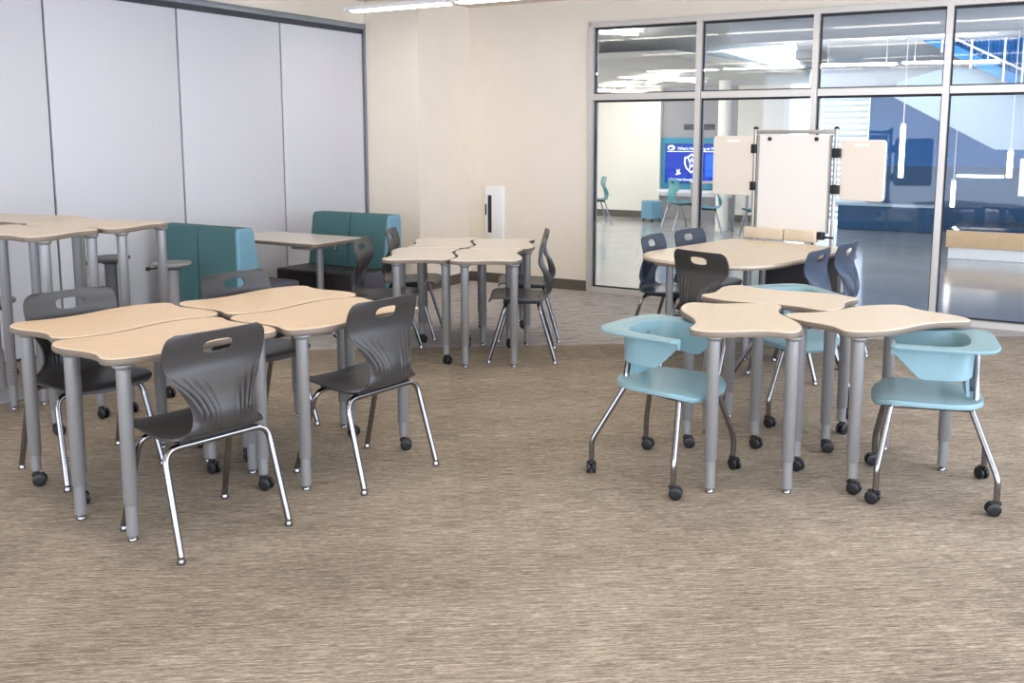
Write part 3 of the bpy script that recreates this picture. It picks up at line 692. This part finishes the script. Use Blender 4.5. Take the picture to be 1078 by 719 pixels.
# staircase at the right
st = thing('staircase', 'pale stair flight with a blue corrugated balustrade, beyond the glass at upper right', 'stairs', tuple(gm(0, 13.5, 0)), AZ)
def P2(px, py, m=13.5): return on_wall(px, py, m)
poly = [P2(936, 100), P2(1047, 157.5), P2(1180, 158), P2(1180, 84), P2(1000, 70), P2(945, 86)]
MB().rings([[(g, 0, z) for g, z in poly], [(g, .7, z) for g, z in poly]]).build('flight_slab', M['slab'], st)
a, b = P2(968, 41, 13.2), P2(1180, 146, 13.2)
MB().rings([[(a[0], y, a[1] + q) for y, q in ((-.3, 0), (-.22, 0), (-.22, .14), (-.3, .14))], [(b[0], y, b[1] + q) for y, q in ((-.3, 0), (-.22, 0), (-.22, .14), (-.3, .14))]]).build('stringer', M['rail_blue'], st)
ztop = P2(1020, 30, 13.2)[1]; cp = MB(); n = 90; vs = []; fs = []
for i in range(n + 1):
    g = a[0] + (b[0] - a[0]) * i / n; zl = a[1] + (b[1] - a[1]) * i / n + .1; zu = max(ztop, zl + .02) if zl < ztop else zl + .02
    y = -.16 + (.02 if (i // 1) % 2 else -.02); zu = min(zl + .75, ztop) if zl + .1 < ztop else zl + .05
    vs += [(g, y, zl), (g, y, zu), (g, y + .01, zl), (g, y + .01, zu)]
for i in range(n): q = 4 * i; fs += [(q, q + 4, q + 5, q + 1), (q + 2, q + 3, q + 7, q + 6), (q, q + 2, q + 6, q + 4), (q + 1, q + 5, q + 7, q + 3)]
fs += [(0, 1, 3, 2), (4 * n, 4 * n + 2, 4 * n + 3, 4 * n + 1)]
cp.add(vs, fs); cp.build('corrugated_panel', M['rail_blue'], st, 20)
for px, y0, y1 in ((1022, 42, 72), (1056, 40, 86), (1075, 40, 96), (992, 42, 56)):
    g, z0_ = P2(px, y1, 13.2); _, z1_ = P2(px, y0, 13.2); MB().box((g - .012, -.36, z0_), (g + .012, -.335, z1_)).build('rail_post', M['white'], st)
hr = [P2(1000, 38, 13.2), P2(1180, 122, 13.2)]; MB().tube([(hr[0][0], -.35, hr[0][1]), (hr[1][0], -.35, hr[1][1])], .014, 10).build('handrail', M['white'], st)
# wooden bench platform
bx_, by_ = gpos(994.5, 272, 0); g0 = bx_ * GV.x + by_ * GV.y; m0 = bx_ * MV.x + by_ * MV.y
t = thing('platform_bench', 'low platform bench with a birch fascia on a white base, behind the rightmost pane', 'bench', tuple(gm(g0, m0, 0)), AZ)
MB().box((.03, .04, 0), (3.5, 1.55, .145)).build('base', M['white'], t); MB().box((0, 0, .145), (3.5, .04, .36), .004).build('fascia', M['wood'], t)
MB().box((0, .042, .145), (3.5, 1.6, .352), .004).build('top', M['steel'], t)
# counter along the blue wall
g0 = on(884, 228)[0]; t = thing('wall_counter', 'long pale counter along the blue lobby wall', 'counter', tuple(gm(g0, ML - .5, 0)), AZ)
MB().box((0, 0, .40), (1.6, .42, .44), .006).build('top', M['slab'], t); MB().box((.05, .08, 0), (1.55, .40, .40)).build('body', M['navy_wall'], t)
b0, b1 = on(945, 200), on(1064, 184); struct(MB(ROOM).box((b0[0], ML - .02, b0[1]), (14, ML, b1[1])).build('painted_reflection_band', M['slab']))  # pale band: reflection in the glass painted as a strip on the wall
a_, b_ = on(1008, 186), on(1056, 186); t = thing('wall_strip_light', 'thin horizontal strip light on the blue lobby wall behind the rightmost pane', 'lamp', tuple(gm(a_[0], ML - .06, a_[1])), AZ)
MB().box((0, .0, 0), (b_[0] - a_[0], .02, .03)).build('diffuser', M['tube_glow'], t); MB().box((-.02, .021, -.01), (b_[0] - a_[0] + .02, .039, .04)).build('housing', M['white'], t)
# digital display in its niche
gx = lambda px: on_wall(px, 150, ML + .1)[0]; gz = lambda py: on_wall(725, py, ML + .1)[1]
t = thing('digital_display', 'blue digital notice display in a teal surround on the far lobby wall', 'screen', tuple(gm(gx(697), ML + .1, gz(199))), AZ)
W_, H_ = gx(776) - gx(697), gz(145) - gz(199); S = (gx(720) - gx(700)) / 20
MB().box((0, -.03, 0), (W_, 0, H_)).build('surround', M['niche'], t)
MB().box((5 * S, -.07, 6 * S), (W_ - 1.2 * S, -.03, H_ - 6 * S), .006).build('screen_body', M['gasket'], t)
sx0, sx1, sz0, sz1 = 5.6 * S, W_ - 1.8 * S, 6.6 * S, H_ - 6.6 * S
sc = MB().box((sx0, -.073, sz0), (sx1, -.07, sz1)).build('screen', M['screen'], t)
MB().box((sx0 + .60 * (sx1 - sx0), -.0745, sz0 + .16 * (sz1 - sz0)), (sx1 - .05 * (sx1 - sx0), -.0735, sz0 + .76 * (sz1 - sz0))).build('screen_tile', M['screen2'], t)
MB().box((sx0 + .03, -.0745, sz1 - .19 * (sz1 - sz0)), (sx1 - .03, -.0735, sz1 - .175 * (sz1 - sz0))).build('screen_line', M['screen_w'], t)
def text(body, x, z, size, mt, parent, y=-.075, bold=.006, name='lettering'):
    cu = bpy.data.curves.new('t', 'FONT'); cu.body = body; cu.size = size; cu.extrude = .001; cu.offset = bold * size; o = bpy.data.objects.new('t', cu); C.objects.link(o)
    me = bpy.data.meshes.new_from_object(o.evaluated_get(bpy.context.evaluated_depsgraph_get())); bpy.data.objects.remove(o); me.materials.clear(); me.materials.append(mt); me.name = name
    n = bpy.data.objects.new(name, me); C.objects.link(n); n.parent = parent; n.location = (x, y, z); n.rotation_euler = (PI / 2, 0, 0); return n
SW, SH = sx1 - sx0, sz1 - sz0
text("What's Happening at Woo", sx0 + .18 * SW, sz1 - .14 * SH, .105 * SH, M['screen_w'], t)
text("We Value Growth and", sx0 + .07 * SW, sz0 + .05 * SH, .085 * SH, M['screen_w'], t)
def flat(poly, mt, name, y=-.0755):
    MB().rings([[(x, y, z) for x, z in poly], [(x, y + .0015, z) for x, z in poly]]).build(name, mt, t)
cx_, cz_ = sx0 + .39 * SW, sz0 + .50 * SH; q = SH * .27
sh = [(-.72, .62), (-.35, .72), (0, 1.0), (.35, .72), (.72, .62), (.74, 0), (.5, -.55), (0, -.95), (-.5, -.55), (-.74, 0)]
flat([(cx_ + x * q, cz_ + z * q) for x, z in sh], M['screen_w'], 'shield_emblem'); flat([(cx_ + x * q * .8, cz_ + z * q * .8) for x, z in sh], M['screen'], 'shield_field', -.077)
text('W', cx_ - .36 * q, cz_ + .02 * q, .75 * q, M['screen_w'], t, -.0785, .02, 'shield_letter'); text('P', cx_ - .2 * q, cz_ - .55 * q, .7 * q, M['screen_w'], t, -.0785, .02, 'shield_letter')
flat([(sx0 + .17 * SW + a_ * q, sz0 + .25 * SH + b_ * q) for a_, b_ in ((0, .42), (.16, .2), (.38, .42), (.3, .1), (.5, -.05), (.1, -.2), (-.1, -.2), (.06, .04))], M['screen_w'], 'star_mark')
flat([(sx0 + .085 * SW + .28 * q * math.cos(2 * PI * k / 18) * 1.4, sz1 - .085 * SH + .26 * q * math.sin(2 * PI * k / 18)) for k in range(18)], M['screen_w'], 'round_logo')
flat([(sx0 + .075 * SW + .16 * q * math.cos(2 * PI * k / 18) * 1.4, sz1 - .10 * SH + .12 * q * math.sin(2 * PI * k / 18)) for k in range(18)], M['screen'], 'logo_eye', -.077)
text('0', sx0 + .79 * SW, sz0 + .50 * SH, .26 * SH, M['screen_w'], t, -.0775, .02)
flat([(sx0 + .74 * SW, sz0 + .18 * SH), (sx0 + .90 * SW, sz0 + .18 * SH), (sx0 + .90 * SW, sz0 + .40 * SH), (sx0 + .74 * SW, sz0 + .40 * SH)], M['screen_w'], 'screen_picture')
# ledge under the display, vent above it
MB(ROOM)
t = thing('display_ledge', 'white ledge under the blue display', 'shelf', tuple(gm(gx(696), ML + .1, gz(203))), AZ); MB().box((0, -.16, 0), (gx(775) - gx(696), -.004, gz(199.5) - gz(203)), .006).build('ledge_board', M['white'], t)
MB().box((.02, -.10, -.06), (gx(775) - gx(696) - .02, -.004, 0)).build('ledge_bracket', M['alu'], t)
t = thing('wall_vent', 'dark slot vent on the grey wall above the display', 'vent', tuple(gm(gx(720), ML + .1, gz(136.5))), AZ); MB().box((0, -.03, 0), (gx(752) - gx(720), 0, gz(131) - gz(136.5)), .01).build('vent_body', M['gasket'], t)
for k in range(2): MB().box((.02, -.034, .02 + .035 * k), (gx(752) - gx(720) - .02, -.03, .03 + .035 * k)).build('vent_slat', M['steel'], t)
# round column
x, y = gpos(759, 243, 0); struct(MB().lathe([(.10, 0), (.10, 2.7)], 28, (x, y, 0)).build('column_lobby', M['lobby_white']))
# ottoman
x, y = gpos(686, 232.5, 0); t = thing('hexagonal_ottoman', 'teal hexagonal ottoman on small feet, on the lobby floor', 'ottoman', (x, y, 0), .35)
hexa = lambda r, z: [(r * math.cos(PI / 3 * k), r * math.sin(PI / 3 * k), z) for k in range(6)]
MB().rings([hexa(.205, .05), hexa(.215, .06), hexa(.215, .35), hexa(.20, .365)]).build('cushion', M['teal_side'], t, 20)
for k in range(6): MB().lathe([(.018, 0), (.02, .05)], 10, (.17 * math.cos(PI / 3 * k), .17 * math.sin(PI / 3 * k), 0)).build('foot', M['black'], t)
# lobby chairs and tables
M['teal_chair'] = M['teal_side']
M['lobby_teal'] = mat('teal_plastic', (72, 142, 146), .4)
gB_ = 'teal chairs in the lobby'
x, y = gpos(716, 241, 0); chair('lobby_teal', x, y, 15, 'teal chair in the lobby in front of the blue display', gB_)
x, y = gpos(627, 236, 0); chair('lobby_teal', x, y, 185, 'teal chair in the lobby cut off by the left window jamb', gB_)
x, y = gpos(744, 248, 0); chair('lobby_teal', x, y, 170, 'teal chair behind the first mullion at the small lobby table', gB_)
x, y = gpos(800, 251, 0); chair('lobby_teal', x, y, 110, 'teal chair in the lobby hidden behind the whiteboard', gB_)
def ltable(px, py, label, r):
    x, y = gpos(px, py, 0); t = thing('lobby_table', label, 'table', (x, y, 0), r, 'small lobby tables')
    P = rrect(-.28, -.26, .28, .26, .06); MB().rings([[(a, b, .715) for a, b in P], [(a, b, .735) for a, b in P], [(a, b, .74) for a, b in inset(P, .006)]]).build('tabletop', M['maple_pale'], t)
    for lx in (-.23, .23):
        for ly in (-.21, .21): MB().lathe([(.022, .715), (.022, .01), (.018, 0)], 14, (lx, ly, 0)).build('leg', M['leg'], t)
ltable(745, 235, 'small pale table in the lobby beside the round column', .2); ltable(791, 243.5, 'small table in the lobby seen under the left whiteboard wing', .3)
# smoke detector, notice plate
a = on_ceil(902, 19, 0); t = thing('dome_camera', 'small white dome on the lobby ceiling at the top of the third pane', 'camera', tuple(gm(a[0], a[1], ceil_z(a[1]) - .07)), 0)
MB().lathe([(.02, 0), (.06, .02), (.075, .05), (.075, .075)], 24).build('dome', M['white'], t)
g, z = on_wall(1075.5, 187, M0); t = thing('notice_plate', 'white notice plate fixed to the glass at the right edge', 'sign', tuple(gm(g - .02, M0 + .035, z - .15)), AZ)
MB().box((0, -.006, 0), (.22, .0, .30), .003).build('plate', M['white'], t); MB().box((.05, -.009, .06), (.12, -.006, .24)).build('insert', M['alu'], t)
# unseen glowing panel added at the right end to light the lobby
struct(MB(ROOM).box((11.9, M0 + .6, .3), (12.0, ML - .6, 2.3)).build('fill_glow_right', M['sky']))

# ------------------------------------------------------------------ light
wd = bpy.data.worlds.new('world'); bpy.context.scene.world = wd; wd.use_nodes = True
wd.node_tree.nodes['Background'].inputs[0].default_value = lin((226, 236, 255)); wd.node_tree.nodes['Background'].inputs[1].default_value = 3.0
sc_ = bpy.context.scene; sc_.view_settings.view_transform = 'Standard'; sc_.view_settings.look = 'None'; sc_.view_settings.gamma = 1; sc_.view_settings.use_curve_mapping = False
sc_.view_settings.exposure = .95
sc_.cycles.use_denoising = True; sc_.cycles.max_bounces = 8; sc_.cycles.transparent_max_bounces = 12; sc_.cycles.sample_clamp_indirect = 8; sc_.cycles.caustics_reflective = False; sc_.cycles.caustics_refractive = False
